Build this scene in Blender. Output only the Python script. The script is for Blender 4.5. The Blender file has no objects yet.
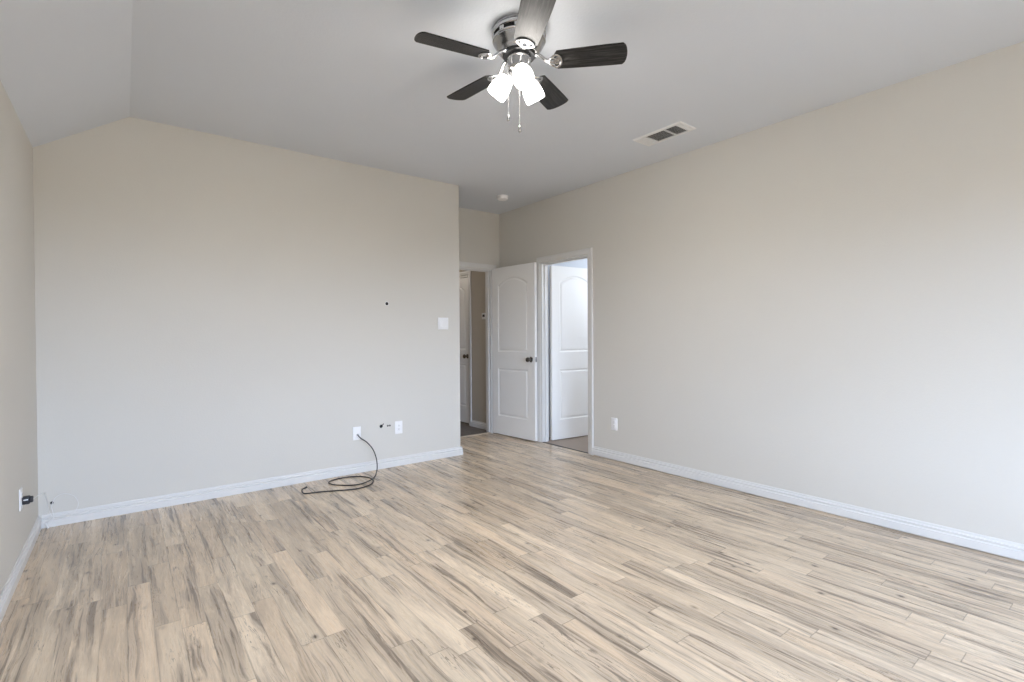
import bpy, bmesh, math, random
from math import sin, cos, pi, radians
from mathutils import Vector, Matrix

# ------------------------------------------------------------------ camera
S = bpy.context.scene
COL = S.collection
FPX, YAW, PITCH, ROLL = 501.43, 0.6589, -0.0100, -0.0058
fw = Vector((sin(YAW)*cos(PITCH), cos(YAW)*cos(PITCH), sin(PITCH)))
rt = Vector((cos(YAW), -sin(YAW), 0))
up = rt.cross(fw)
rt, up = rt*cos(ROLL) + up*sin(ROLL), -rt*sin(ROLL) + up*cos(ROLL)
cam_data = bpy.data.cameras.new('camera')
cam_data.sensor_width = 36
cam_data.lens = FPX/1024*36
cam_data.clip_start = 0.05
cam = bpy.data.objects.new('camera', cam_data)
cam.matrix_world = Matrix(((rt.x, up.x, -fw.x, 0), (rt.y, up.y, -fw.y, 0), (rt.z, up.z, -fw.z, 1.2), (0, 0, 0, 1)))
COL.objects.link(cam)
S.camera = cam

# ------------------------------------------------------------------ room numbers (metres)
XL, XR = -0.4375, 3.72           # left wall face, right wall face
YF, YA, YB = 4.328, 5.049, -2.1 # front wall, alcove wall behind it, wall behind the camera
XC = 2.692                       # outer corner of the front wall
H, HL, XS = 2.718, 2.397, 0.048  # flat ceiling, left wall height, start of the slope
T = 0.12
TR = 0.10                        # right wall thickness at its doorway

# ------------------------------------------------------------------ world, daylight, exposure
SKY, GROUND, EXPO = 12.0, 2.5, 0.95
BULB, SHADE, SIDE_ROOM, HALL = 780.0, 9.0, 18.0, 7.0
W = bpy.data.worlds.new('sky'); S.world = W
W.use_nodes = True
n = W.node_tree.nodes; l = W.node_tree.links
n.clear()
tc = n.new('ShaderNodeTexCoord'); sx = n.new('ShaderNodeSeparateXYZ')
mr = n.new('ShaderNodeMapRange'); mr.inputs['From Min'].default_value = -0.05; mr.inputs['From Max'].default_value = 0.05
mx = n.new('ShaderNodeMix'); mx.data_type = 'RGBA'
mx.inputs['A'].default_value = (0.95*GROUND, 0.85*GROUND, 0.68*GROUND, 1)
mx.inputs['B'].default_value = (0.715*SKY, 0.90*SKY, 1.22*SKY, 1)
bg = n.new('ShaderNodeBackground'); wo = n.new('ShaderNodeOutputWorld')
l.new(tc.outputs['Generated'], sx.inputs[0]); l.new(sx.outputs['Z'], mr.inputs['Value'])
l.new(mr.outputs[0], mx.inputs['Factor']); l.new(mx.outputs['Result'], bg.inputs['Color']); l.new(bg.outputs[0], wo.inputs[0])

WINDOWS = [(-0.30, 1.15), (1.30, 2.65)]  # x ranges in the wall behind the camera
WZ0, WZ1 = 0.45, 2.06
for a, b in WINDOWS:
    ld = bpy.data.lights.new('window_portal', 'AREA'); ld.shape = 'RECTANGLE'
    ld.size = b - a; ld.size_y = WZ1 - WZ0; ld.cycles.is_portal = True
    lo = bpy.data.objects.new('window_portal', ld); COL.objects.link(lo)
    lo.location = ((a+b)/2, YB-T-0.01, (WZ0+WZ1)/2); lo.rotation_euler = (radians(90), 0, 0)  # shines toward +Y
    lo.rotation_euler = (radians(-90), 0, 0); lo.rotation_euler = Vector((0, 1, 0)).to_track_quat('-Z', 'Z').to_euler()

def point_light(name, loc, power, radius, col):
    ld = bpy.data.lights.new(name, 'POINT'); ld.energy = power; ld.shadow_soft_size = radius; ld.color = col
    lo = bpy.data.objects.new(name, ld); lo.location = loc; COL.objects.link(lo); return lo
point_light('side_room_lamp', (5.2, 3.2, 1.95), SIDE_ROOM, 0.22, (0.93, 0.97, 1.0))
point_light('hall_lamp', (3.0, 7.0, 2.25), HALL, 0.10, (1.0, 0.9, 0.78))

S.view_settings.view_transform = 'Standard'
S.view_settings.look = 'None'
S.view_settings.gamma = 1.0
S.view_settings.use_curve_mapping = False
S.view_settings.exposure = EXPO
S.cycles.use_denoising = True
S.cycles.max_bounces = 14
S.cycles.diffuse_bounces = 8
S.cycles.transparent_max_bounces = 12
S.cycles.sample_clamp_indirect = 8
S.cycles.caustics_reflective = False
S.cycles.caustics_refractive = False

# ------------------------------------------------------------------ node helpers and materials
class NT:
    def __init__(s, name):
        s.m = bpy.data.materials.new(name); s.m.use_nodes = True
        s.t = s.m.node_tree; s.n = s.t.nodes; s.n.clear()
        s.out = s.n.new('ShaderNodeOutputMaterial')
    def add(s, kind, **kw):
        nd = s.n.new(kind)
        for k, v in kw.items(): setattr(nd, k, v)
        return nd
    def put(s, sock, v):
        if v is None: return
        if hasattr(v, 'links') or isinstance(v, bpy.types.NodeSocket): s.t.links.new(v, sock)
        else: sock.default_value = v
    def math(s, op, a, b=None, c=None, clamp=False):
        nd = s.add('ShaderNodeMath', operation=op); nd.use_clamp = clamp
        s.put(nd.inputs[0], a); s.put(nd.inputs[1], b)
        if c is not None: s.put(nd.inputs[2], c)
        return nd.outputs[0]
    def xyz(s, x, y, z=0.0):
        nd = s.add('ShaderNodeCombineXYZ'); s.put(nd.inputs[0], x); s.put(nd.inputs[1], y); s.put(nd.inputs[2], z); return nd.outputs[0]
    def pos(s):
        g = s.add('ShaderNodeTexCoord'); sp = s.add('ShaderNodeSeparateXYZ'); s.t.links.new(g.outputs['Object'], sp.inputs[0])
        return g.outputs['Object'], sp.outputs
    def noise(s, vec, scale, detail=3, rough=0.5, dist=0.0, out='Fac'):
        nd = s.add('ShaderNodeTexNoise'); s.put(nd.inputs['Vector'], vec)
        nd.inputs['Scale'].default_value = scale; nd.inputs['Detail'].default_value = detail
        nd.inputs['Roughness'].default_value = rough; nd.inputs['Distortion'].default_value = dist
        return nd.outputs[0 if out == 'Fac' else 1]
    def white(s, vec):
        nd = s.add('ShaderNodeTexWhiteNoise', noise_dimensions='3D'); s.put(nd.inputs['Vector'], vec); return nd.outputs['Value'], nd.outputs['Color']
    def ramp(s, fac, stops, mode='LINEAR'):
        nd = s.add('ShaderNodeValToRGB'); nd.color_ramp.interpolation = mode
        e = nd.color_ramp.elements
        while len(e) < len(stops): e.new(0.5)
        for i, (p, c) in enumerate(stops):
            e[i].position = p; e[i].color = (c, c, c, 1) if not isinstance(c, tuple) else (*c, 1)
        s.put(nd.inputs[0], fac); return nd.outputs[0]
    def rng(s, v, a, b, c=0.0, d=1.0, smooth=False):
        nd = s.add('ShaderNodeMapRange'); nd.interpolation_type = 'SMOOTHSTEP' if smooth else 'LINEAR'
        s.put(nd.inputs['Value'], v)
        for k, x in zip(('From Min', 'From Max', 'To Min', 'To Max'), (a, b, c, d)): nd.inputs[k].default_value = x
        return nd.outputs[0]
    def mix(s, f, a, b, blend='MIX'):
        nd = s.add('ShaderNodeMix', data_type='RGBA', blend_type=blend); s.put(nd.inputs['Factor'], f)
        for k, v in (('A', a), ('B', b)):
            s.put(nd.inputs[k], (*v, 1) if isinstance(v, tuple) else v)
        return nd.outputs['Result']
    def bump(s, h, strength, dist=0.01):
        nd = s.add('ShaderNodeBump'); nd.inputs['Strength'].default_value = strength; nd.inputs['Distance'].default_value = dist
        s.put(nd.inputs['Height'], h); return nd.outputs[0]
    def bsdf(s, col, rough=0.5, metal=0.0, normal=None, spec=0.5, **kw):
        nd = s.add('ShaderNodeBsdfPrincipled')
        s.put(nd.inputs['Base Color'], (*col, 1) if isinstance(col, tuple) else col)
        s.put(nd.inputs['Roughness'], rough); nd.inputs['Metallic'].default_value = metal
        nd.inputs['Specular IOR Level'].default_value = spec
        if normal is not None: s.put(nd.inputs['Normal'], normal)
        for k, v in kw.items(): nd.inputs[k.replace('_', ' ')].default_value = v
        s.t.links.new(nd.outputs[0], s.out.inputs[0]); return s.m

def paint(name, col, rough, bump_scale, bump_strength, spec=0.35):
    t = NT(name); o, _ = t.pos()
    big = t.noise(o, 0.9, 3)
    small = t.noise(o, bump_scale, 4, 0.6)
    c = t.mix(t.rng(big, 0.3, 0.7), tuple(x*0.985 for x in col), tuple(min(1, x*1.015) for x in col))
    return t.bsdf(c, rough, normal=t.bump(small, bump_strength, 0.004), spec=spec)

M = {}
M['wall'] = paint('wall_paint', (0.64, 0.62, 0.578), 0.75, 95, 0.22)
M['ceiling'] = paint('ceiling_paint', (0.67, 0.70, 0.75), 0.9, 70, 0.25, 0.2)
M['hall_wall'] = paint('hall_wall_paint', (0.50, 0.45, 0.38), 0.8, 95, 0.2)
M['trim'] = paint('trim_enamel', (0.71, 0.705, 0.695), 0.38, 30, 0.004, 0.5)
M['door'] = paint('door_enamel', (0.89, 0.885, 0.875), 0.42, 40, 0.006, 0.5)
M['plate'] = paint('white_plastic', (0.86, 0.86, 0.87), 0.3, 50, 0.01, 0.5)
M['vent'] = paint('vent_enamel', (0.74, 0.74, 0.74), 0.45, 60, 0.02, 0.4)

def metal(name, col, rough):
    t = NT(name); o, _ = t.pos(); nz = t.noise(o, 140, 3)
    return t.bsdf(col, t.rng(nz, 0.3, 0.7, rough*0.85, rough*1.15), 1.0, spec=0.5)
M['nickel'] = metal('brushed_nickel', (0.50, 0.50, 0.505), 0.24)
M['dark_metal'] = metal('dark_metal', (0.06, 0.06, 0.062), 0.35)
M['knob'] = metal('knob_nickel', (0.20, 0.185, 0.17), 0.14)
M['brass'] = metal('brass', (0.6, 0.5, 0.35), 0.3)

def plain(name, col, rough=0.6, spec=0.4):
    t = NT(name); o, _ = t.pos(); nz = t.noise(o, 80, 2)
    c = t.mix(nz, tuple(x*0.9 for x in col), tuple(min(1, x*1.1) for x in col))
    return t.bsdf(c, rough, spec=spec)
M['black'] = plain('black_plastic', (0.018, 0.018, 0.022), 0.4)
M['rubber'] = plain('black_cable_jacket', (0.022, 0.02, 0.022), 0.45)
M['cavity'] = plain('dark_cavity', (0.015, 0.015, 0.015), 0.9)
M['duct'] = plain('duct_interior', (0.05, 0.05, 0.05), 0.9)
M['white_cable'] = plain('white_cable_jacket', (0.75, 0.75, 0.75), 0.4)
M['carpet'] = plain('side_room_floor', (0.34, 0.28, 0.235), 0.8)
M['strip'] = plain('threshold_oak', (0.56, 0.47, 0.37), 0.4)

def blade_wood():
    t = NT('blade_dark_wood'); o, p = t.pos()
    v = t.xyz(t.math('MULTIPLY', p[0], 6), t.math('MULTIPLY', p[1], 110), t.math('MULTIPLY', p[2], 20))
    g = t.noise(v, 1.0, 5, 0.7, 0.4)
    c = t.mix(t.rng(g, 0.46, 0.70), (0.003, 0.003, 0.003), (0.065, 0.062, 0.060))
    return t.bsdf(c, t.rng(g, 0.3, 0.7, 0.3, 0.5), normal=t.bump(g, 0.5, 0.002), spec=0.42)
M['blade'] = blade_wood()

def shade_glass(name, power):
    t = NT(name); e = t.add('ShaderNodeEmission'); e.inputs['Color'].default_value = (1.0, 0.955, 0.89, 1)
    e.inputs['Strength'].default_value = power
    d = t.add('ShaderNodeBsdfTranslucent'); d.inputs['Color'].default_value = (0.006, 0.0058, 0.0055, 1)
    a = t.add('ShaderNodeAddShader'); t.t.links.new(e.outputs[0], a.inputs[0]); t.t.links.new(d.outputs[0], a.inputs[1])
    t.t.links.new(a.outputs[0], t.out.inputs[0]); return t.m
M['shade'] = shade_glass('lit_frosted_glass', SHADE)
M['bulb'] = shade_glass('glowing_bulb', BULB)

def pane_glass():
    t = NT('window_glass'); tr = t.add('ShaderNodeBsdfTransparent'); g = t.add('ShaderNodeBsdfGlossy'); g.inputs['Roughness'].default_value = 0.02
    m = t.add('ShaderNodeMixShader'); m.inputs[0].default_value = 0.06
    t.t.links.new(tr.outputs[0], m.inputs[1]); t.t.links.new(g.outputs[0], m.inputs[2]); t.t.links.new(m.outputs[0], t.out.inputs[0]); return t.m
M['glass'] = pane_glass()

def laminate(name, tones, stain, gloss, SW=0.089, L=0.86):
    """Strips run along Y; every short board has its own tone, grain, stains and knots."""
    t = NT(name); o, p = t.pos()
    u = t.math('DIVIDE', p[0], SW)
    row = t.math('FLOOR', u); fu = t.math('FRACT', u)
    rv, _ = t.white(t.xyz(row, 3.7, 1.3))
    rl, _ = t.white(t.xyz(row, 9.1, 5.3))
    length = t.math('MULTIPLY_ADD', rl, 0.35, L*0.82)
    v = t.math('ADD', t.math('DIVIDE', p[1], length), t.math('MULTIPLY', rv, 13.0))
    brd = t.math('FLOOR', v); fv = t.math('FRACT', v)
    idv, idc = t.white(t.xyz(row, brd, 0.5))
    idw, _ = t.white(t.xyz(row, brd, 7.5))
    off = t.math('MULTIPLY', idv, 37.0)
    eu0 = t.math('MULTIPLY', t.math('MINIMUM', fu, t.math('MULTIPLY_ADD', t.math('SUBTRACT', 1.0, fu), 1.0, 0.12)), SW)
    # grain coordinates, different on each board
    wav = t.noise(t.xyz(t.math('MULTIPLY', p[0], 5), t.math('MULTIPLY', p[1], 2.6), off), 1.0, 2)
    gx = t.math('ADD', t.math('MULTIPLY_ADD', wav, 0.036, p[0]), off); gy = t.math('ADD', p[1], t.math('MULTIPLY', idw, 19.0))
    fine = t.noise(t.xyz(t.math('MULTIPLY', gx, 95), t.math('MULTIPLY', gy, 5), off), 1.0, 5, 0.65, 0.3)
    mid = t.noise(t.xyz(t.math('MULTIPLY', gx, 42), t.math('MULTIPLY', gy, 1.15), off), 1.0, 5, 0.6, 0.9)
    cloud = t.noise(t.xyz(t.math('MULTIPLY', gx, 13), t.math('MULTIPLY', gy, 1.3), off), 1.0, 4, 0.6, 0.6)
    c = t.mix(idv, tones[0], tones[1])
    c = t.mix(t.rng(idw, 0.6, 1.0, 0, 0.75), c, tones[2])
    c = t.mix(t.rng(cloud, 0.40, 0.62, 0, 0.8), c, tones[3])
    c = t.mix(t.rng(fine, 0.36, 0.72, 0, 0.36), c, stain)
    # long dark streaks: only on part of every board
    streak = t.rng(mid, 0.47, 0.61, 0, 1, True)
    where = t.math('MAXIMUM', t.rng(cloud, 0.43, 0.60, 0, 1, True), t.math('MULTIPLY', t.rng(eu0, 0.0, 0.022, 1, 0), t.rng(idw, 0.25, 0.6)))
    c = t.mix(t.math('MULTIPLY', t.math('MULTIPLY', streak, where), 0.75), c, stain)
    # thin cracks
    crack_n = t.noise(t.xyz(t.math('MULTIPLY', gx, 26), t.math('MULTIPLY', gy, 1.6), t.math('ADD', off, 4.0)), 1.0, 4, 0.55, 1.6)
    crack = t.rng(t.math('ABSOLUTE', t.math('SUBTRACT', crack_n, 0.5)), 0.0, 0.014, 1, 0)
    cw = t.rng(t.noise(t.xyz(t.math('MULTIPLY', gx, 6), t.math('MULTIPLY', gy, 2.4), t.math('ADD', off, 9.0)), 1.0, 2), 0.5, 0.62)
    c = t.mix(t.math('MULTIPLY', t.math('MULTIPLY', crack, cw), 0.75), c, tuple(x*0.42 for x in stain))
    # knots
    vo = t.add('ShaderNodeTexVoronoi'); vo.feature = 'F1'
    t.put(vo.inputs['Vector'], t.xyz(t.math('MULTIPLY', gx, 10.0), t.math('MULTIPLY', gy, 6.5), off)); vo.inputs['Scale'].default_value = 1.0
    kd = t.math('ADD', vo.outputs['Distance'], t.math('MULTIPLY', t.math('SUBTRACT', fine, 0.5), 0.10))
    spc = t.add('ShaderNodeSeparateColor'); t.put(spc.inputs[0], vo.outputs['Color'])
    some = t.math('GREATER_THAN', spc.outputs[0], 0.5)
    c = t.mix(t.math('MULTIPLY', some, t.rng(kd, 0.06, 0.20, 0.45, 0, True)), c, stain)
    c = t.mix(t.math('MULTIPLY', some, t.rng(kd, 0.03, 0.10, 0.75, 0, True)), c, tuple(x*0.45 for x in stain))
    bt = t.add('ShaderNodeVectorMath', operation='SCALE'); t.put(bt.inputs[0], c); t.put(bt.inputs['Scale'], t.rng(t.white(t.xyz(row, brd, 21.5))[0], 0, 1, 0.86, 1.08)); c = bt.outputs[0]
    # seams
    eu = t.math('MULTIPLY', t.math('MINIMUM', fu, t.math('SUBTRACT', 1.0, fu)), SW)
    ev = t.math('MULTIPLY', t.math('MINIMUM', fv, t.math('SUBTRACT', 1.0, fv)), length)
    seam = t.math('MAXIMUM', t.math('MULTIPLY', t.rng(eu, 0.0, 0.0022, 1, 0), t.rng(t.math('ADD', rv, idw), 0.5, 1.4, 0.2, 0.85)), t.rng(ev, 0.0, 0.0028, 1, 0))
    c = t.mix(t.math('MULTIPLY', seam, 0.55), c, tuple(x*0.55 for x in stain))
    h = t.math('SUBTRACT', t.math('MULTIPLY', fine, 0.25), seam)
    r = t.rng(fine, 0.3, 0.7, gloss*0.9, gloss*1.2)
    return t.bsdf(c, r, normal=t.bump(h, 0.10, 0.002), spec=0.5)
M['floor'] = laminate('laminate_floor', [(0.87, 0.72, 0.545), (0.76, 0.615, 0.455), (0.79, 0.61, 0.435), (0.56, 0.45, 0.34)], (0.17, 0.13, 0.10), 0.27)
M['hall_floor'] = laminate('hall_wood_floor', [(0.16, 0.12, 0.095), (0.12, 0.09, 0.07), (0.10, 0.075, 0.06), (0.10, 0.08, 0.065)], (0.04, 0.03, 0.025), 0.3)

# ------------------------------------------------------------------ mesh helpers
def link(name, bm, mat, parent=None, smooth=None, bevel=0.0, seg=2, loc=None):
    bmesh.ops.recalc_face_normals(bm, faces=bm.faces)
    me = bpy.data.meshes.new(name); bm.to_mesh(me); bm.free()
    me.materials.append(mat)
    o = bpy.data.objects.new(name, me); COL.objects.link(o)
    if loc is not None: o.location = loc
    if bevel:
        b = o.modifiers.new('bevel', 'BEVEL'); b.width = bevel; b.segments = seg; b.limit_method = 'ANGLE'; b.angle_limit = radians(35)
    if smooth is not None:
        ang = radians(smooth)
        for f in me.polygons: f.use_smooth = True
        bm2 = bmesh.new(); bm2.from_mesh(me)
        for e in bm2.edges:
            if len(e.link_faces) == 2 and e.calc_face_angle(0) > ang: e.smooth = False
        bm2.to_mesh(me); bm2.free()
    if parent is not None: o.parent = parent
    return o

def box(bm, a, b, mat=None):
    vs = [bm.verts.new(((a, b)[i & 1][0], (a, b)[(i >> 1) & 1][1], (a, b)[(i >> 2) & 1][2])) for i in range(8)]
    fs = [bm.faces.new([vs[i] for i in q]) for q in ((0, 2, 3, 1), (4, 5, 7, 6), (0, 1, 5, 4), (2, 6, 7, 3), (0, 4, 6, 2), (1, 3, 7, 5))]
    if mat is not None: bmesh.ops.transform(bm, matrix=mat, verts=vs)
    return vs

def rbox(bm, a, b, r=0.003, seg=2, mat=None):
    vs = box(bm, a, b)
    es = list({e for v in vs for e in v.link_edges})
    g = bmesh.ops.bevel(bm, geom=vs+es, offset=r, segments=seg, affect='EDGES', profile=0.5)
    if mat is not None: bmesh.ops.transform(bm, matrix=mat, verts=list({v for f in g['faces'] for v in f.verts}))

def prism(bm, pts, fn, d0, d1):
    """closed outline pts (2D) extruded; fn(u, v, d) -> 3D"""
    a = [bm.verts.new(fn(u, v, d0)) for u, v in pts]; b = [bm.verts.new(fn(u, v, d1)) for u, v in pts]
    bm.faces.new(a); bm.faces.new(b[::-1]); k = len(pts)
    for i in range(k): bm.faces.new((a[i], b[i], b[(i+1) % k], a[(i+1) % k]))
    return a+b

def lathe(bm, prof, seg=32, mat=None, cap=True):
    rings = []
    new = []
    for r, z in prof:
        if r < 1e-6:
            v = bm.verts.new((0, 0, z)); rings.append([v]); new.append(v)
        else:
            ring = [bm.verts.new((r*cos(2*pi*i/seg), r*sin(2*pi*i/seg), z)) for i in range(seg)]
            rings.append(ring); new += ring
    for A, B in zip(rings, rings[1:]):
        for i in range(seg):
            j = (i+1) % seg
            if len(A) == 1 and len(B) == 1: continue
            if len(A) == 1: bm.faces.new((A[0], B[i], B[j]))
            elif len(B) == 1: bm.faces.new((A[i], B[0], A[j]))
            else: bm.faces.new((A[i], B[i], B[j], A[j]))
    if cap:
        for R in (rings[0], rings[-1]):
            if len(R) > 1: bm.faces.new(R)
    if mat is not None: bmesh.ops.transform(bm, matrix=mat, verts=new)
    return new

def spline(pts, per=8):
    P = [Vector(p) for p in pts]; P = [2*P[0]-P[1]] + P + [2*P[-1]-P[-2]]
    out = []
    for i in range(1, len(P)-2):
        a, b, c, d = P[i-1:i+3]
        for k in range(per):
            t = k/per
            out.append(0.5*((2*b) + (c-a)*t + (2*a-5*b+4*c-d)*t*t + (3*b-a-3*c+d)*t**3))
    out.append(P[-2]); return out

def tube(bm, pts, r, seg=8, flat=None):
    pts = [Vector(p) for p in pts]
    rs = r if isinstance(r, (list, tuple)) else [r]*len(pts)
    rings = []; up0 = None
    for i, p in enumerate(pts):
        d = (pts[min(i+1, len(pts)-1)] - pts[max(i-1, 0)]).normalized()
        if up0 is None: up0 = Vector((0, 0, 1)) if abs(d.z) < 0.9 else Vector((1, 0, 0))
        s = d.cross(up0).normalized(); u = s.cross(d).normalized(); up0 = u
        fx = 1 if flat is None else flat
        rings.append([bm.verts.new(p + (s*cos(2*pi*k/seg)*fx + u*sin(2*pi*k/seg))*rs[i]) for k in range(seg)])
    for A, B in zip(rings, rings[1:]):
        for k in range(seg): bm.faces.new((A[k], A[(k+1) % seg], B[(k+1) % seg], B[k]))
    bm.faces.new(rings[0][::-1]); bm.faces.new(rings[-1])

def struct(o, label=None, cat=None):
    o['kind'] = 'structure'
    if label: o['label'] = label
    if cat: o['category'] = cat
    return o
def tag(o, label, cat, group=None):
    o['label'] = label; o['category'] = cat
    if group: o['group'] = group
    return o
def empty(name, loc, rotz=0.0):
    o = bpy.data.objects.new(name, None); o.location = loc; o.rotation_euler = (0, 0, rotz); o.empty_display_size = 0.1
    COL.objects.link(o); return o
def mesh():
    return bmesh.new()

# ------------------------------------------------------------------ room shell
bm = mesh(); box(bm, (XL-T, YB-T, -0.06), (XR, YA+0.05, 0))
struct(link('floor', bm, M['floor']), 'pale beige laminate floor with short streaked boards', 'floor')
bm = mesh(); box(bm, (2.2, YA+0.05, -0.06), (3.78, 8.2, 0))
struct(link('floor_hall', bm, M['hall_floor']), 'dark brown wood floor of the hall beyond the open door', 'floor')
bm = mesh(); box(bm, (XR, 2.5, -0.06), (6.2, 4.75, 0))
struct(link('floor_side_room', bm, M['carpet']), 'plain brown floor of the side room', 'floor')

bm = mesh(); box(bm, (XS, YB-T, H), (XR+T, YA+T, H+0.1))
struct(link('ceiling', bm, M['ceiling']), 'flat grey-white ceiling with the fan', 'ceiling')
bm = mesh(); sl = (H-HL)/(XS-XL)
prism(bm, [(XL-T, HL-sl*T), (XS, H), (XS, H+0.1), (XL-T, HL-sl*T+0.1)], lambda u, v, d: (u, d, v), YB-T, YF+T)
struct(link('ceiling_slope', bm, M['ceiling']), 'sloping strip of ceiling above the left wall', 'ceiling')

bm = mesh(); prism(bm, [(XL-T, 0), (XL, 0), (XL, HL), (XL-T, HL-sl*T)], lambda u, v, d: (u, d, v), YB-T, YF+T)
struct(link('wall_left', bm, M['wall']), 'beige left wall under the sloping ceiling', 'wall')
bm = mesh()
vs = prism(bm, [(XL, 0), (XC, 0), (XC, H), (XS, H), (XL, HL)], lambda u, v, d: (u, d, v), YF, YF+T)
es = [e for e in bm.edges if all(abs(v.co.x-XC) < 1e-6 and abs(v.co.y-YF) < 1e-6 for v in e.verts)]
bmesh.ops.bevel(bm, geom=es, offset=0.018, segments=5, affect='EDGES', profile=0.5)
box(bm, (XC-T, YF+T, 0), (XC, YA, H))
struct(link('wall_front', bm, M['wall'], smooth=30), 'wide beige wall facing the camera with its free corner', 'wall')
DX0, DX1, DH = 2.80, 3.600, 2.02
bm = mesh()
box(bm, (XC-T, YA, 0), (DX0, YA+T, H)); box(bm, (DX1, YA, 0), (XR+T, YA+T, H)); box(bm, (DX0, YA, DH), (DX1, YA+T, H))
struct(link('wall_alcove', bm, M['wall']), 'short wall above the open bedroom doorway', 'wall')
OY0, OY1, OH = 3.535, 4.27, 2.022
bm = mesh()
box(bm, (XR, YB-T, 0), (XR+TR, OY0, H)); box(bm, (XR, OY1, 0), (XR+TR, YA, H)); box(bm, (XR, OY0, OH), (XR+TR, OY1, H))
struct(link('wall_right', bm, M['wall']), 'long beige right wall with the side room doorway', 'wall')
bm = mesh()
xs = [XL] + [x for w in WINDOWS for x in w] + [XR]
for i in range(0, len(xs), 2): box(bm, (xs[i], YB-T, 0), (xs[i+1], YB, H if xs[i] >= XS else HL))
for a, b in WINDOWS:
    z1 = H
    box(bm, (a, YB-T, 0), (b, YB, WZ0)); box(bm, (a, YB-T, WZ1), (b, YB, HL))
    box(bm, (max(a, XS), YB-T, HL), (b, YB, H))
prism(bm, [(XL, HL), (XS, HL), (XS, H)], lambda u, v, d: (u, d, v), YB-T, YB)
struct(link('wall_back', bm, M['wall']), 'wall behind the camera with two windows', 'wall')

for i, (a, b) in enumerate(WINDOWS):
    bm = mesh(); y0, y1 = YB-0.09, YB-0.04; f = 0.045
    box(bm, (a, y0, WZ0), (b, y1, WZ0+f)); box(bm, (a, y0, WZ1-f), (b, y1, WZ1))
    box(bm, (a, y0, WZ0+f), (a+f, y1, WZ1-f)); box(bm, (b-f, y0, WZ0+f), (b, y1, WZ1-f))
    box(bm, (a+f, y0, (WZ0+WZ1)/2-0.02), (b-f, y1, (WZ0+WZ1)/2+0.02))
    w = struct(link('window_%d' % (i+1), bm, M['trim'], bevel=0.003), ('white framed window behind the camera nearer the left wall', 'white framed window behind the camera nearer the right wall')[i], 'window')
    bm = mesh(); box(bm, (a+f, YB-0.067, WZ0+f), (b-f, YB-0.063, WZ1-f)); link('pane', bm, M['glass'], w)
    bm = mesh(); rbox(bm, (a-0.03, YB-0.04, WZ0-0.02), (b+0.03, YB+0.03, WZ0), 0.004); link('sill', bm, M['trim'], w)

# hall beyond the doorway
HX, HC = 3.665, 2.44
HD0, HD1 = 5.675, 6.385
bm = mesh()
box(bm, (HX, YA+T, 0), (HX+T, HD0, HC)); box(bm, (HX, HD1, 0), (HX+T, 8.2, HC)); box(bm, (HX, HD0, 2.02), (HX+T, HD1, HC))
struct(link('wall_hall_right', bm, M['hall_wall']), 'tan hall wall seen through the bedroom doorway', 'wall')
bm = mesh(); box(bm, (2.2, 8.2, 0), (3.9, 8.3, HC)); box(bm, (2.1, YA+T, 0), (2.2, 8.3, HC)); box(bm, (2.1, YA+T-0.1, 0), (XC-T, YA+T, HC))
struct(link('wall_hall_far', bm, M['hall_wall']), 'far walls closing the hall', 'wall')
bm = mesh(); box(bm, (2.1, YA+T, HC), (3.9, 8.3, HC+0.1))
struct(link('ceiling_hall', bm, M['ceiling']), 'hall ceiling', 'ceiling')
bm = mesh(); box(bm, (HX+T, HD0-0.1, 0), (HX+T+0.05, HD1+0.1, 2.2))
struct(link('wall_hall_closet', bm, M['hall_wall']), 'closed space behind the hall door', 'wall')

# side room
SX0, SX1, SY0, SY1 = XR+TR, 6.1, 2.6, 4.42
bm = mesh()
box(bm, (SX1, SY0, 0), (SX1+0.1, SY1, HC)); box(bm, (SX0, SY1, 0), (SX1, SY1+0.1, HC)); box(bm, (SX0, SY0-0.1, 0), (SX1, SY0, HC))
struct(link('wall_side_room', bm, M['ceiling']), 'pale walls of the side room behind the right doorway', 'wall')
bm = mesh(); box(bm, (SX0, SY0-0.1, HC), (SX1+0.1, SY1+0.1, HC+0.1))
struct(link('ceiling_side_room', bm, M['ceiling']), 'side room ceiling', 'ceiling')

# ------------------------------------------------------------------ baseboards
BP = [(0, 0), (0.015, 0), (0.015, 0.044), (0.0095, 0.049), (0.0095, 0.053), (0.0125, 0.057), (0.0125, 0.064), (0.006, 0.068), (0.0055, 0.079), (0.004, 0.083), (0, 0.083)]
def baseboard(name, pts, label, z0=0.0, closed=False):
    """pts: wall line in plan; the room lies on the left of the travel direction"""
    bm = mesh(); P = [Vector((x, y)) for x, y in pts]; rings = []
    for i, p in enumerate(P):
        ns = []
        if i > 0: d = (P[i]-P[i-1]).normalized(); ns.append(Vector((-d.y, d.x)))
        if i < len(P)-1: d = (P[i+1]-P[i]).normalized(); ns.append(Vector((-d.y, d.x)))
        m = ns[0] if len(ns) == 1 else (ns[0]+ns[1])/(1+ns[0].dot(ns[1]))
        rings.append([bm.verts.new((p.x+m.x*t, p.y+m.y*t, z+z0)) for t, z in BP])
    for A, B in zip(rings, rings[1:]):
        for k in range(len(BP)): bm.faces.new((A[k], A[(k+1) % len(BP)], B[(k+1) % len(BP)], B[k]))
    bm.faces.new(rings[0]); bm.faces.new(rings[-1][::-1])
    struct(link(name, bm, M['trim']), label, 'baseboard')
CW = 0.06
baseboard('baseboard_front', [(XC, YA-0.001), (XC, YF), (XL+0.015, YF)], 'white baseboard of the wall facing the camera', 0.001)
baseboard('baseboard_left', [(XL, YF), (XL, YB)], 'white baseboard along the left wall', 0.001)
baseboard('baseboard_right', [(XR, YB), (XR, OY0-CW)], 'long stepped white baseboard along the right wall', 0.009)
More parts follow.
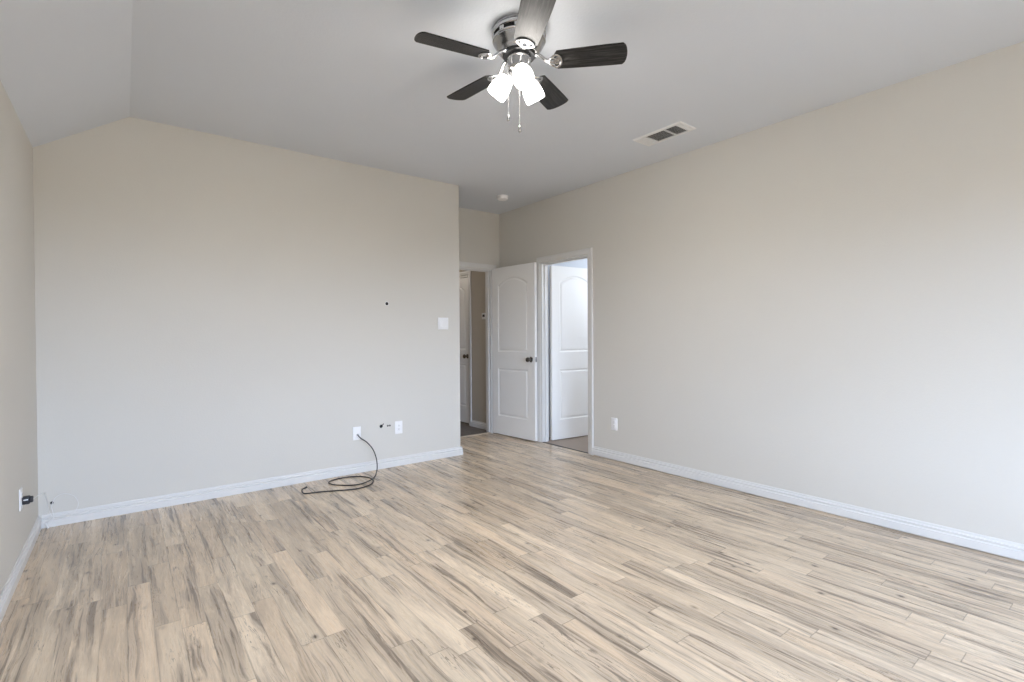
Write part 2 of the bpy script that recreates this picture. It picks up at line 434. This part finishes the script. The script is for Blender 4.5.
baseboard('baseboard_right_alcove', [(XR, OY1+CW), (XR, YA)], 'short white baseboard behind the open bedroom door', 0.004)
baseboard('baseboard_back', [(XL, YB), (XR, YB)], 'white baseboard behind the camera', 0.001)
baseboard('baseboard_hall', [(HX, YA+T), (HX, HD0-CW)], 'white baseboard in the hall', 0.001)
baseboard('baseboard_hall_far', [(HX, HD1+CW), (HX, 8.2)], 'white baseboard at the far end of the hall', 0.001)
baseboard('baseboard_side_room', [(SX1, SY0), (SX1, SY1), (SX0, SY1)], 'white baseboard inside the side room', 0.001)

# ------------------------------------------------------------------ door casings (trim) and jambs
CP = [(0, 0), (0, 0.011), (0.006, 0.015), (0.022, 0.015), (0.030, 0.0115), (0.048, 0.010), (0.056, 0.006), (CW, 0.005), (CW, 0)]
def casing(name, w0, w1, h, fn, label):
    """inner edges w0..w1 along the wall, fn(s, z, out) -> 3D. mitred three-sided frame"""
    bm = mesh()
    line = [((w0, 0), (-1, 0)), ((w0, h), (-1, 1)), ((w1, h), (1, 1)), ((w1, 0), (1, 0))]
    g = 0.005
    rings = []
    for (s, z), (ds, dz) in line:
        s2 = s + (-g if ds < 0 else g); z2 = z + (g if dz else 0)
        rings.append([bm.verts.new(fn(s2+ds*a, z2+dz*a, t)) for a, t in reversed([(CW-g-q, w) for q, w in [(c, d) for c, d in CP] if CW-g-q >= -1e-9] + [(0, 0.006), (0, 0)])])
    k = len(rings[0])
    for A, B in zip(rings, rings[1:]):
        for i in range(k): bm.faces.new((A[i], A[(i+1) % k], B[(i+1) % k], B[i]))
    bm.faces.new(rings[0]); bm.faces.new(rings[-1][::-1])
    return struct(link(name, bm, M['trim']), label, 'trim')
def jamb(name, w0, w1, h, d0, d1, fn, label, stop=None):
    bm = mesh(); j = 0.016
    def b(s0, s1, z0, z1, e0=d0, e1=d1):
        vs = box(bm, (0, 0, 0), (1, 1, 1))
        for v in vs: v.co = fn(s0 + (s1-s0)*v.co.x, z0 + (z1-z0)*v.co.z, e0 + (e1-e0)*v.co.y)
    b(w0, w0+j, 0, h); b(w1-j, w1, 0, h); b(w0+j, w1-j, h-j, h)
    if stop:
        a, c = stop; q = 0.011
        b(w0+j, w0+j+q, 0, h-j, a, c); b(w1-j-q, w1-j, 0, h-j, a, c); b(w0+j+q, w1-j-q, h-j-q, h-j, a, c)
    return struct(link(name, bm, M['trim'], bevel=0.0015), label, 'trim')
fa = lambda s, z, o: (s, YA-o, z)
fb = lambda s, z, o: (s, YA+T+o, z)
fr = lambda s, z, o: (XR-o, s, z)
fs = lambda s, z, o: (XR+TR+o, s, z)
fh = lambda s, z, o: (HX-o, s, z)
casing('trim_1', DX0, DX1, DH, fa, 'white casing around the open bedroom doorway')
casing('trim_2', DX0, DX1, DH, fb, 'casing of the bedroom doorway on its hall side')
jamb('trim_3', DX0, DX1, DH, -0.12, 0.0, fa, 'white jamb lining the bedroom doorway', (-0.075, -0.040))
casing('trim_4', OY0, OY1, OH, fr, 'white casing around the side room doorway in the right wall')
casing('trim_5', OY0, OY1, OH, fs, 'casing of the right doorway on its inner side')
jamb('trim_6', OY0, OY1, OH, -TR, 0.0, fr, 'white jamb lining the side room doorway', (-0.075, -0.040))
casing('trim_7', HD0, HD1, 2.02, fh, 'white casing around the closed hall door')
jamb('trim_8', HD0, HD1, 2.02, -0.12, 0.0, fh, 'white jamb of the hall door')
bm = mesh(); prism(bm, [(-0.022, 0), (-0.016, 0.006), (0, 0.008), (0.016, 0.006), (0.022, 0)], lambda u, v, d: (d, YA+0.035+u, v), XC+0.001, DX1-0.017)
struct(link('trim_9', bm, M['strip'], smooth=40), 'thin light oak strip where the bedroom floor meets the hall floor', 'trim')
bm = mesh(); prism(bm, [(-0.012, 0), (-0.008, 0.004), (0.008, 0.004), (0.012, 0)], lambda u, v, d: (XR+0.012+u, d, v), OY0+0.017, OY1-0.017)
struct(link('trim_10', bm, M['dark_metal'], smooth=40), 'thin dark strip in the side room doorway', 'trim')

# ------------------------------------------------------------------ panelled doors
def door_mesh(Wd, Hd, Td=0.035):
    """hinge edge at x=0, two moulded panels on each face, the upper one with an arched top"""
    bm = mesh(); mrg = 0.112
    x0, x1 = mrg, Wd-mrg
    def outline(kind, off):
        a, b = x0+off, x1-off
        if kind == 'low': return [(a, 0.225+off), (b, 0.225+off), (b, 0.80-off), (a, 0.80-off)]
        zs, za = 1.80-off, 1.885-off
        pts = [(a, 1.0+off), (b, 1.0+off), (b, zs)]
        N = 14
        for i in range(1, N):
            t = i/N; x = b + (a-b)*t; s = sin(pi*t); pts.append((x, zs + (za-zs)*(s**0.85)))
        pts.append((a, zs)); return pts
    for sgn in (1, -1):
        y = sgn*Td/2
        def V(p, d=0.0): return bm.verts.new((p[0], y - sgn*d, p[1]))
        lo, hi = outline('low', 0), outline('hi', 0)
        # flat stiles and rails
        def face(pts): bm.faces.new([V(p) for p in pts])
        face([(0, 0), (x0, 0), (x0, Hd), (0, Hd)]); face([(x1, 0), (Wd, 0), (Wd, Hd), (x1, Hd)])
        face([(x0, 0), (x1, 0), (x1, 0.225), (x0, 0.225)]); face([(x0, 0.80), (x1, 0.80), (x1, 1.0), (x0, 1.0)])
        face([(x0, Hd)] + hi[2:][::-1] + [(x1, Hd)])
        for kind in ('low', 'hi'):
            prev = None
            for off, d in ((0, 0), (0.004, 0.0035), (0.012, 0.007), (0.020, 0.007), (0.030, 0.002), (0.040, 0.001)):
                ring = [V(p, d) for p in outline(kind, off)]
                if prev:
                    for i in range(len(ring)):
                        j = (i+1) % len(ring); bm.faces.new((prev[i], prev[j], ring[j], ring[i]))
                prev = ring
            bm.faces.new(prev)
    h = Td/2
    for q in (((0, 0), (Wd, 0)), ((Wd, 0), (Wd, Hd)), ((Wd, Hd), (0, Hd)), ((0, Hd), (0, 0))):
        (a, b), (c, d) = q
        bm.faces.new([bm.verts.new(p) for p in ((a, -h, b), (c, -h, d), (c, h, d), (a, h, b))])
    bmesh.ops.remove_doubles(bm, verts=bm.verts, dist=1e-5)
    return bm
def knob_mesh(side, Td=0.035):
    bm = mesh()
    prof = [(0.0, 0), (0.031, 0), (0.032, 0.003), (0.029, 0.007), (0.016, 0.010), (0.0125, 0.016), (0.012, 0.030), (0.017, 0.036),
            (0.026, 0.044), (0.0285, 0.053), (0.026, 0.061), (0.016, 0.066), (0, 0.067)]
    lathe(bm, prof, 28, Matrix.Translation((0, side*Td/2, 0)) @ Matrix.Rotation(-side*pi/2, 4, 'X'))
    return bm
def build_door(name, hinge, ang, Wd, Hd, label, knobz=0.92, hinge_side=1, z0=0.012, knobs=(1, -1)):
    r = empty(name, (hinge[0], hinge[1], z0), ang); struct(r, label, 'door')
    link('panel', door_mesh(Wd, Hd), M['door'], r, bevel=0.0015)
    for s in knobs:
        k = link('knob', knob_mesh(s), M['knob'], r, smooth=35); k.location = (Wd-0.062, 0, knobz); k['label'] = 'round satin nickel knob'
    bm = mesh(); rbox(bm, (Wd-0.0005, -0.012, knobz-0.028), (Wd+0.0015, 0.012, knobz+0.028), 0.0006, 1)
    prism(bm, [(-0.007, 0), (0.007, 0), (0.004, 0.010), (-0.007, 0.010)], lambda u, v, d: (Wd+0.0012+v, u, d), knobz-0.010, knobz+0.010)
    link('latch', bm, M['nickel'], r)['label'] = 'small metal latch in the door edge'
    for z in (0.20, 1.0, 1.80):
        bm = mesh(); lathe(bm, [(0.0055, -0.048), (0.0065, -0.044), (0.0065, 0.044), (0.0055, 0.048)], 14, Matrix.Translation((-0.004, hinge_side*(0.0175+0.004), z)))
        box(bm, (-0.0022, -0.014, z-0.042), (0.0, 0.0175, z+0.042))
        link('hinge', bm, M['plate'], r, smooth=40)['label'] = 'white painted hinge'
    return r
# the bedroom door stands open almost against the right wall; its face runs (3.525,5.035) -> (3.645,4.305)
p0, p1 = Vector((3.590, 5.035)), Vector((3.655, 4.30)); dv = p1-p0; ang = math.atan2(dv.y, dv.x); nrm = Vector((-dv.y, dv.x)).normalized()
c0 = p0 + nrm*0.0175
build_door('door_1', (c0.x, c0.y), ang, dv.length, 2.015, 'white two-panel bedroom door standing open toward the right wall', hinge_side=1)
build_door('door_2', (3.840, 4.236), radians(-5.0), 0.70, 1.985, 'bright white two-panel door open inside the side room', hinge_side=-1)
build_door('door_3', (HX+0.045, HD1-0.018), radians(-90), HD1-HD0-0.036, 1.985, 'closed white hall door seen in the gap past the corner', knobs=(-1,), knobz=0.91, z0=0.018)

# ------------------------------------------------------------------ ceiling fan
FX, FY = 1.565, 1.95
fan = empty('ceiling_fan', (FX, FY, H))
tag(fan, 'brushed nickel hugger ceiling fan with five dark blades and three lit shades', 'ceiling fan')
RIM = [(0.0, 0), (0.128, 0), (0.131, -0.004), (0.131, -0.016), (0.127, -0.019)]
bm = mesh(); lathe(bm, [(0.0, 0.0), (0.128, 0), (0.131, -0.003), (0.131, -0.013), (0.127, -0.0155), (0.127, -0.020), (0.1335, -0.022), (0.134, -0.034), (0.130, -0.037)], 56, cap=False)
link('mounting_ring', bm, M['nickel'], fan, smooth=35)
bm = mesh(); lathe(bm, [(0.1295, -0.037), (0.1225, -0.0375), (0.1225, -0.054), (0.1290, -0.0545)], 56, cap=False)
link('vent_band', bm, M['cavity'], fan, smooth=35)['label'] = 'dark recessed band between the nickel rings'
for k in range(10):
    a = 2*pi*k/10+0.2
    bm = mesh(); rbox(bm, (-0.014, -0.004, -0.0555), (0.014, 0.004, -0.036), 0.002, 1)
    o = link('vent_rib', bm, M['nickel'], fan, smooth=40); o.location = (0.1265*cos(a), 0.1265*sin(a), 0); o.rotation_euler = (0, 0, a+pi/2)
bm = mesh(); lathe(bm, [(0.129, -0.0545), (0.1315, -0.057), (0.1315, -0.062), (0.127, -0.065), (0.1275, -0.070), (0.124, -0.074), (0.117, -0.088), (0.108, -0.104), (0.099, -0.115),
                        (0.091, -0.121), (0.089, -0.125), (0.0, -0.125)], 56, cap=False)
link('motor_housing', bm, M['nickel'], fan, smooth=35)
bm = mesh(); lathe(bm, [(0.0, -0.1245), (0.080, -0.1245), (0.082, -0.127), (0.082, -0.134), (0.078, -0.137), (0.0, -0.137)], 48)
link('flywheel', bm, M['dark_metal'], fan, smooth=35)['label'] = 'dark rotating ring under the motor'
bm = mesh(); lathe(bm, [(0.0, -0.136), (0.058, -0.136), (0.061, -0.139), (0.061, -0.150), (0.058, -0.153), (0.0555, -0.185), (0.053, -0.196), (0.043, -0.207), (0.030, -0.213), (0.0, -0.215)], 48)
link('switch_housing', bm, M['nickel'], fan, smooth=35)
bm = mesh(); lathe(bm, [(0.0, -0.213), (0.020, -0.214), (0.021, -0.222), (0.015, -0.230), (0.010, -0.240), (0.0, -0.244)], 24)
link('finial', bm, M['nickel'], fan, smooth=35)

ZB = -0.167
PITCHB = radians(-12)
def blade_mesh():
    bm = mesh(); R0, R1 = 0.172, 0.524
    top = []
    N = 10
    w0, w1 = 0.058, 0.070
    # root end: gently rounded
    for i in range(N+1):
        t = -1 + 2*i/N; top.append((R0 + 0.016*(abs(t)**3), t*w0))
    side = [(R0+(R1-R0)*k, w0+(w1-w0)*k**0.8) for k in (0.25, 0.5, 0.75)]
    top += side
    for i in range(N+1):
        t = 1 - 2*i/N
        top.append((R1 - 0.014*(t*t) - 0.008*(abs(t)**8), t*w1*(1-0.03*abs(t)**8)))
    top += [(x, -y) for x, y in side[::-1]]
    prism(bm, top, lambda u, v, d: (u, v, d), -0.003, 0.003)
    return bm
def bracket_mesh():
    bm = mesh()
    pts = spline([(0.062, 0, 0.040), (0.088, 0, 0.038), (0.112, 0, 0.024), (0.132, 0, 0.004), (0.150, 0, -0.0055), (0.172, 0, -0.007)], 5)
    tube(bm, pts, [0.0085]*len(pts), 10, flat=1.35)
    # open loop plate under the blade root
    loop = []
    for i in range(25):
        t = i/24; a = -pi*0.5 + pi*t
        loop.append((0.180 + 0.030*cos(a), 0.040*sin(a), -0.0065))
    loop = [(0.146, -0.004, -0.004), (0.160, -0.022, -0.0065)] + loop + [(0.160, 0.022, -0.0065), (0.146, 0.004, -0.004)]
    tube(bm, loop, 0.0048, 8, flat=1.2)
    prism(bm, [(0.150, -0.010), (0.172, -0.020), (0.204, -0.026), (0.207, 0), (0.204, 0.026), (0.172, 0.020), (0.150, 0.010)], lambda u, v, d: (u, v, d), -0.0062, -0.0032)
    return bm
bl_me = br_me = None
for k in range(5):
    a = 2.9460 - k*radians(72)
    rot = Matrix.Rotation(a, 4, 'Z') @ Matrix.Rotation(PITCHB, 4, 'X')
    if k == 0:
        bl = link('blade', blade_mesh(), M['blade'], fan, smooth=40, bevel=0.0012); br = link('blade_bracket', bracket_mesh(), M['nickel'], fan, smooth=40)
        bls, brs = bl, br
        scs = []
        for x, y in ((0.186, 0.014), (0.186, -0.014), (0.200, 0)):
            bm = mesh(); lathe(bm, [(0.0, -0.009), (0.004, -0.0085), (0.0045, -0.006), (0, -0.006)], 10, Matrix.Translation((x, y, 0)))
            scs.append(link('screw', bm, M['nickel'], br, smooth=40))
    else:
        bl = bls.copy(); COL.objects.link(bl); bl.parent = fan
        br = brs.copy(); COL.objects.link(br); br.parent = fan
        for sc in scs:
            s2 = sc.copy(); COL.objects.link(s2); s2.parent = br
    for o in (bl, br): o.matrix_local = Matrix.Translation((0, 0, ZB)) @ rot

# light kit: arm, socket cup and glass shade, three times round
SHP = [(0.020, 0.0), (0.026, 0.004), (0.035, 0.014), (0.042, 0.032), (0.0475, 0.055), (0.0500, 0.076), (0.0505, 0.092), (0.0480, 0.107)]
for rel in (165, 45, 279):
    a = radians(rel + 322.25)
    R = Matrix.Rotation(a, 4, 'Z')
    tilt = radians(38)
    d = Vector((sin(tilt), 0, -cos(tilt)))
    base = Vector((0.058, 0, -0.226))   # neck of the shade
    bm = mesh()
    tube(bm, spline([(0.040, 0, -0.190), (0.052, 0, -0.186), (0.058, 0, -0.196), tuple(base-d*0.018)], 6), 0.0065, 10)
    o = link('lamp_arm', bm, M['nickel'], fan, smooth=40); o.matrix_local = R
    q = Vector((0, 0, 1)).rotation_difference(d).to_matrix().to_4x4()
    bm = mesh(); lathe(bm, [(0.0, -0.024), (0.014, -0.024), (0.017, -0.020), (0.018, -0.006), (0.0245, -0.002), (0.0250, 0.008), (0.0225, 0.010)], 28, Matrix.Translation(base) @ q)
    o = link('lamp_socket', bm, M['nickel'], fan, smooth=40); o.matrix_local = R
    bm = mesh(); prof = SHP + [(r-0.0025, z) for r, z in SHP[::-1]]
    lathe(bm, prof, 32, Matrix.Translation(base) @ q, cap=False)
    o = link('glass_shade', bm, M['shade'], fan, smooth=50); o.matrix_local = R; o['label'] = 'glowing white bell-shaped glass shade'
    bm = mesh(); lathe(bm, [(0.0, 0.008), (0.012, 0.010), (0.013, 0.028), (0.024, 0.048), (0.028, 0.064), (0.024, 0.080), (0.012, 0.089), (0, 0.091)], 20, Matrix.Translation(base) @ q)
    o = link('bulb', bm, M['bulb'], fan, smooth=60); o.matrix_local = R
for (rx, ry, zt, zb) in ((-0.055, -0.012, -0.185, -0.425), (0.0, -0.058, -0.188, -0.500)):
    # rx to the camera's right, ry away from the camera
    wx = rx*0.7906 + ry*0.6123; wy = -rx*0.6123 + ry*0.7906
    bm = mesh(); nb = int((zt-zb)/0.0065)
    for i in range(nb):
        z = zt - (i+0.5)*0.0065
        bmesh.ops.create_icosphere(bm, subdivisions=1, radius=0.0026, matrix=Matrix.Translation((wx, wy, z)))
    tube(bm, [(wx, wy, zt), (wx, wy, zb)], 0.0011, 6)
    tube(bm, [(wx*0.9, wy*0.9, zt), (wx, wy, zt)], 0.003, 8)
    ch = link('pull_chain', bm, M['nickel'], fan, smooth=60)
    bm = mesh(); lathe(bm, [(0, 0.004), (0.003, 0.002), (0.0045, -0.006), (0.0075, -0.018), (0.0078, -0.024), (0.005, -0.030), (0, -0.032)], 14, Matrix.Translation((wx, wy, zb)))
    link('fob', bm, M['nickel'], ch, smooth=50)

# ------------------------------------------------------------------ ceiling vent
vt = empty('ceiling_vent', (3.238, 2.300, H))
tag(vt, 'white rectangular louvred air register in the ceiling near the right wall', 'air vent')
VX, VY = 0.100, 0.212
bm = mesh()
def ringframe(bm, X, Y, wi, z0, z1, lip):
    loops = [[(-X, -Y), (X, -Y), (X, Y), (-X, Y)], [(-X+lip, -Y+lip), (X-lip, -Y+lip), (X-lip, Y-lip), (-X+lip, Y-lip)],
             [(-X+wi, -Y+wi), (X-wi, -Y+wi), (X-wi, Y-wi), (-X+wi, Y-wi)]]
    A = [bm.verts.new((x, y, z0)) for x, y in loops[0]]; A2 = [bm.verts.new((x, y, z0-0.003)) for x, y in loops[0]]
    B = [bm.verts.new((x, y, z1)) for x, y in loops[1]]; C = [bm.verts.new((x, y, z1)) for x, y in loops[2]]; D = [bm.verts.new((x, y, z0)) for x, y in loops[2]]
    for P, Q in ((A, A2), (A2, B), (B, C), (C, D), (D, A)):
        for i in range(4): bm.faces.new((P[i], P[(i+1) % 4], Q[(i+1) % 4], Q[i]))
ringframe(bm, VX, VY, 0.022, 0.0, -0.010, 0.006)
link('frame', bm, M['vent'], vt)
bm = mesh(); box(bm, (-VX+0.02, -VY+0.02, -0.0006), (VX-0.02, VY-0.02, 0.0)); link('duct_opening', bm, M['duct'], vt)['label'] = 'dark duct opening behind the louvres'
ix, iy = VX-0.022, VY-0.022
SEC = [(-iy, -0.168, 'x', 1), (-0.162, -0.062, 'y', 1), (-0.054, 0.104, 'y', 1), (0.112, iy, 'x', 1)]
for y0, y1, ax, sg in SEC:
    bm = mesh()
    if ax == 'x':
        nn = max(2, int((y1-y0)/0.011))
        for i in range(nn):
            y = y0 + (i+0.5)*(y1-y0)/nn
            box(bm, (-ix, -0.0065, -0.0006), (ix, 0.0065, 0.0006), Matrix.Translation((0, y, -0.0062)) @ Matrix.Rotation(radians(-35), 4, 'X'))
    else:
        nn = 9
        for i in range(nn):
            x = -ix + (i+0.5)*2*ix/nn
            box(bm, (-0.0058, y0, -0.0005), (0.0058, y1, 0.0005), Matrix.Translation((x, 0, -0.0062)) @ Matrix.Rotation(radians(-30), 4, 'Y'))
    link('louver', bm, M['vent'], vt)
for y in (-0.165, -0.058, 0.108):
    bm = mesh(); box(bm, (-ix, y-0.004, -0.0105), (ix, y+0.004, -0.001)); link('divider', bm, M['vent'], vt)
bm = mesh(); rbox(bm, (-0.004, -VY+0.006, -0.018), (0.004, -VY+0.014, -0.009), 0.001, 1)
o = link('damper_lever', bm, M['vent'], vt); o.location = (-0.045, 0, 0)

# ------------------------------------------------------------------ smoke detector
sd = empty('smoke_detector', (3.268, 4.372, H)); tag(sd, 'round white smoke detector on the ceiling by the doorway', 'smoke detector')
bm = mesh(); lathe(bm, [(0, 0), (0.062, 0), (0.063, -0.004), (0.060, -0.010), (0, -0.010)], 40); link('base', bm, M['plate'], sd, smooth=35)
bm = mesh(); lathe(bm, [(0, -0.009), (0.057, -0.010), (0.060, -0.016), (0.058, -0.030), (0.050, -0.038), (0.030, -0.042), (0, -0.042)], 40); link('cover', bm, M['plate'], sd, smooth=35)
bm = mesh(); lathe(bm, [(0, -0.041), (0.012, -0.041), (0.012, -0.045), (0, -0.046)], 20, Matrix.Translation((0.02, 0, 0))); link('test_button', bm, M['plate'], sd, smooth=35)

# ------------------------------------------------------------------ wall plates
WALLROT = {'front': 0.0, 'right': -pi/2, 'left': pi/2}   # local -Y faces the room
def plate(name, where, s, z, w, h, label, cat, group=None):
    loc = {'front': (s, YF, z), 'right': (XR, s, z), 'left': (XL, s, z)}[where]
    r = empty(name, loc, {'front': 0.0, 'right': -pi/2, 'left': pi/2}[where]); tag(r, label, cat, group)
    bm = mesh(); rbox(bm, (-w/2, -0.006, -h/2), (w/2, 0.0, h/2), 0.003, 3); link('faceplate', bm, M['plate'], r, smooth=35)
    return r
def screw(r, x, z):
    bm = mesh(); lathe(bm, [(0, 0), (0.003, 0), (0.0028, 0.0012), (0, 0.0014)], 12, Matrix.Translation((x, -0.006, z)) @ Matrix.Rotation(pi/2, 4, 'X'))
    link('screw', bm, M['plate'], r, smooth=40)
def slots(rc, z):
    for x, h in ((-0.0065, 0.008), (0.0065, 0.007)):
        bm = mesh(); box(bm, (x-0.001, -0.0088, z-0.001), (x+0.001, -0.0084, z+h)); link('slot', bm, M['cavity'], rc)
    bm = mesh(); lathe(bm, [(0, 0), (0.0025, 0), (0, 0.0004)], 10, Matrix.Translation((0, -0.0085, z-0.007)) @ Matrix.Rotation(pi/2, 4, 'X'))
    link('ground_hole', bm, M['cavity'], rc)
def duplex(r):
    for z in (0.0195, -0.0195):
        bm = mesh(); rbox(bm, (-0.0165, -0.0085, z-0.014), (0.0165, -0.005, z+0.014), 0.002, 2); rc = link('receptacle', bm, M['plate'], r, smooth=35)
        slots(rc, z)
    screw(r, 0, 0)
sw = plate('light_switch', 'front', 2.492, 1.327, 0.116, 0.116, 'double white rocker light switch near the corner', 'light switch')
for x in (-0.023, 0.023):
    bm = mesh(); prism(bm, [(-0.006, -0.033), (-0.0125, -0.033), (-0.0085, 0), (-0.0065, 0.033), (-0.006, 0.033)], lambda u, v, d: (x+d, u, v), -0.0165, 0.0165)
    link('rocker', bm, M['plate'], sw, bevel=0.0008)
for x in (-0.023, 0.023):
    for z in (0.048, -0.048): screw(sw, x, z)
o1 = plate('cable_outlet', 'front', 1.615, 0.350, 0.072, 0.116, 'white wall plate with the black cable coming out', 'wall plate')
bm = mesh(); lathe(bm, [(0, 0.0), (0.0075, 0), (0.0075, 0.006), (0.005, 0.007), (0.005, 0.016), (0, 0.016)], 12, Matrix.Translation((0.004, -0.006, -0.012)) @ Matrix.Rotation(pi/2, 4, 'X'))
link('jack', bm, M['nickel'], o1, smooth=40); screw(o1, 0, 0.042); screw(o1, 0, -0.042)
o2 = plate('wall_outlet', 'front', 2.012, 0.357, 0.074, 0.118, 'white decorator style outlet right of two small wall holes', 'outlet')
bm = mesh(); rbox(bm, (-0.0165, -0.0085, -0.033), (0.0165, -0.005, 0.033), 0.0015, 2); rc = link('receptacle', bm, M['plate'], o2, smooth=35)
slots(rc, 0.017); slots(rc, -0.016)
screw(o2, 0, 0.048); screw(o2, 0, -0.048)
o3 = plate('wall_outlet', 'right', 3.203, 0.349, 0.074, 0.118, 'white duplex outlet low on the right wall beside the doorway', 'outlet')
duplex(o3)
o4 = plate('wall_outlet', 'left', 3.645, 0.362, 0.070, 0.112, 'white outlet on the left wall holding a black plug', 'outlet')
duplex(o4)

# black plug adapter on the left wall plate
pa = empty('plug_adapter', (XL+0.0085, 3.645, 0.352), pi/2); tag(pa, 'black plug adapter sticking out of the left wall outlet', 'plug')
bm = mesh(); rbox(bm, (-0.018, -0.030, -0.020), (0.018, 0.0, 0.020), 0.005, 3); link('body', bm, M['black'], pa, smooth=40)
bm = mesh(); rbox(bm, (-0.014, -0.042, -0.014), (0.014, -0.028, 0.016), 0.004, 3); link('plug_head', bm, M['black'], pa, smooth=40)
bm = mesh(); rbox(bm, (-0.0195, -0.024, 0.002), (-0.0175, -0.006, 0.008), 0.0006, 1); link('rating_label', bm, M['white_cable'], pa)['label'] = 'pale printed label on the plug'

# small holes and stubs in the front wall
def disc(name, x, z, r, label, cat, mat, ring=None, depth=0.0015):
    e = empty(name, (x, YF, z)); tag(e, label, cat)
    bm = mesh(); lathe(bm, [(0, 0), (r, 0), (r*0.96, depth), (r*0.6, depth*0.9), (0, depth*0.7)], 20, Matrix.Rotation(pi/2, 4, 'X')); link('hole', bm, mat, e, smooth=40)
    if ring:
        bm = mesh(); lathe(bm, [(r*0.95, 0), (r*1.25, 0), (r*1.22, depth*1.2), (r*0.97, depth*1.3)], 24, Matrix.Rotation(pi/2, 4, 'X'), cap=False); link('rim', bm, ring, e, smooth=40)
    return e
disc('wall_hole', 1.906, 1.502, 0.0155, 'single dark round hole high on the front wall', 'hole', M['cavity'], M['plate'])
h2 = disc('wall_hole', 1.842, 0.386, 0.015, 'ragged dark cable hole between the two low wall plates', 'hole', M['cavity'])
bm = mesh(); tube(bm, spline([(0.002, 0.0, 0.004), (0.006, -0.010, 0.010), (0.012, -0.016, 0.018), (0.014, -0.018, 0.026)], 5), 0.0035, 8); link('cable_stub', bm, M['black'], h2, smooth=50)
h3 = empty('wall_anchor', (1.915, YF, 0.384)); tag(h3, 'pair of tiny grey wall anchors left of the front outlet', 'wall anchor')
for x in (-0.010, 0.010):
    bm = mesh(); lathe(bm, [(0.002, 0.001), (0.0085, 0.001), (0.008, 0.003), (0.0035, 0.0035), (0.0, 0.001)], 14, Matrix.Translation((x, 0, 0)) @ Matrix.Rotation(pi/2, 4, 'X'))
    link('anchor', bm, M['dark_metal'], h3, smooth=40)

# hall thermostat
th = empty('thermostat', (HX, 5.295, 1.455), -pi/2); tag(th, 'small white thermostat on the tan hall wall', 'thermostat')
bm = mesh(); rbox(bm, (-0.045, -0.022, -0.040), (0.045, 0.0, 0.040), 0.006, 3); link('case', bm, M['plate'], th, smooth=35)
bm = mesh(); rbox(bm, (-0.026, -0.0235, -0.010), (0.026, -0.0215, 0.022), 0.0008, 1); link('display', bm, M['black'], th)['label'] = 'dark display'

# ------------------------------------------------------------------ cables
Z = 0.0048
cable = [(1.619, YF-0.020, 0.336), (1.642, YF-0.035, 0.306), (1.680, YF-0.060, 0.275), (1.722, YF-0.090, 0.215), (1.738, YF-0.130, 0.140), (1.728, YF-0.175, 0.070), (1.695, YF-0.225, 0.022), (1.655, YF-0.275, Z+0.006),
         (1.600, 4.000, Z+0.006), (1.510, 3.968, Z), (1.420, 3.995, Z), (1.352, 4.060, Z), (1.318, 4.130, Z), (1.325, 4.185, Z), (1.375, 4.225, Z), (1.460, 4.240, Z), (1.560, 4.210, Z), (1.625, 4.130, Z),
         (1.638, 4.040, Z), (1.608, 3.955, Z), (1.560, 3.900, Z), (1.470, 3.865, Z), (1.400, 3.872, Z), (1.300, 3.915, Z), (1.190, 3.965, Z), (1.105, 3.985, Z), (1.080, 4.000, Z), (1.076, 4.040, Z+0.002), (1.085, 4.080, Z+0.010), (1.102, 4.085, Z+0.014)]
e = empty('coiled_cable', (1.45, 4.05, 0)); tag(e, 'black coaxial cable coiled on the floor below the wall plate', 'cable')
bm = mesh(); tube(bm, [p - Vector((1.45, 4.05, 0)) for p in spline(cable, 8)], 0.0046, 10); link('cord', bm, M['rubber'], e, smooth=60)
bm = mesh(); a, b = Vector(cable[-2]), Vector(cable[-1]); d = (b-a).normalized(); off = Vector((1.45, 4.05, 0))
tube(bm, [b-off, b+d*0.008-off, b+d*0.010-off, b+d*0.024-off], [0.0062, 0.0062, 0.0072, 0.0072], 12); link('connector', bm, M['dark_metal'], e, smooth=40)

WPTS = [(XL+0.050, 3.645, 0.352), (XL+0.062, 3.72, 0.350), (XL+0.075, 3.88, 0.325), (XL+0.055, 4.08, 0.27), (XL+0.050, 4.22, 0.20), (XL+0.055, 4.265, 0.12), (XL+0.075, 4.27, 0.07), (XL+0.12, 4.27, 0.055), (XL+0.17, 4.285, 0.075),
        (XL+0.193, 4.300, 0.125), (XL+0.172, 4.302, 0.180), (XL+0.125, 4.300, 0.205), (XL+0.085, 4.295, 0.190), (XL+0.066, 4.285, 0.140), (XL+0.075, 4.265, 0.080), (XL+0.055, 4.275, 0.05), (XL+0.035, 4.295, 0.035)]
e = empty('white_cord', (XL+0.06, 4.25, 0)); tag(e, 'thin white cord looping from the black plug into the corner', 'cord')
off = Vector((XL+0.06, 4.25, 0))
bm = mesh(); tube(bm, [p-off for p in spline(WPTS, 8)], 0.0017, 8); link('cord', bm, M['white_cable'], e, smooth=60)
bm = mesh(); tube(bm, [Vector(p)-off for p in ((XL+0.035, 4.295, 0.035), (XL+0.042, 4.285, 0.022), (XL+0.050, 4.275, 0.008))], [0.004, 0.0055, 0.0055], 10); link('connector', bm, M['plate'], e, smooth=40)
e = disc('cable_jack', XL+0.064, 0.152, 0.0085, 'tiny black jack on the front wall just above the corner baseboard', 'jack', M['black'], None, 0.008)
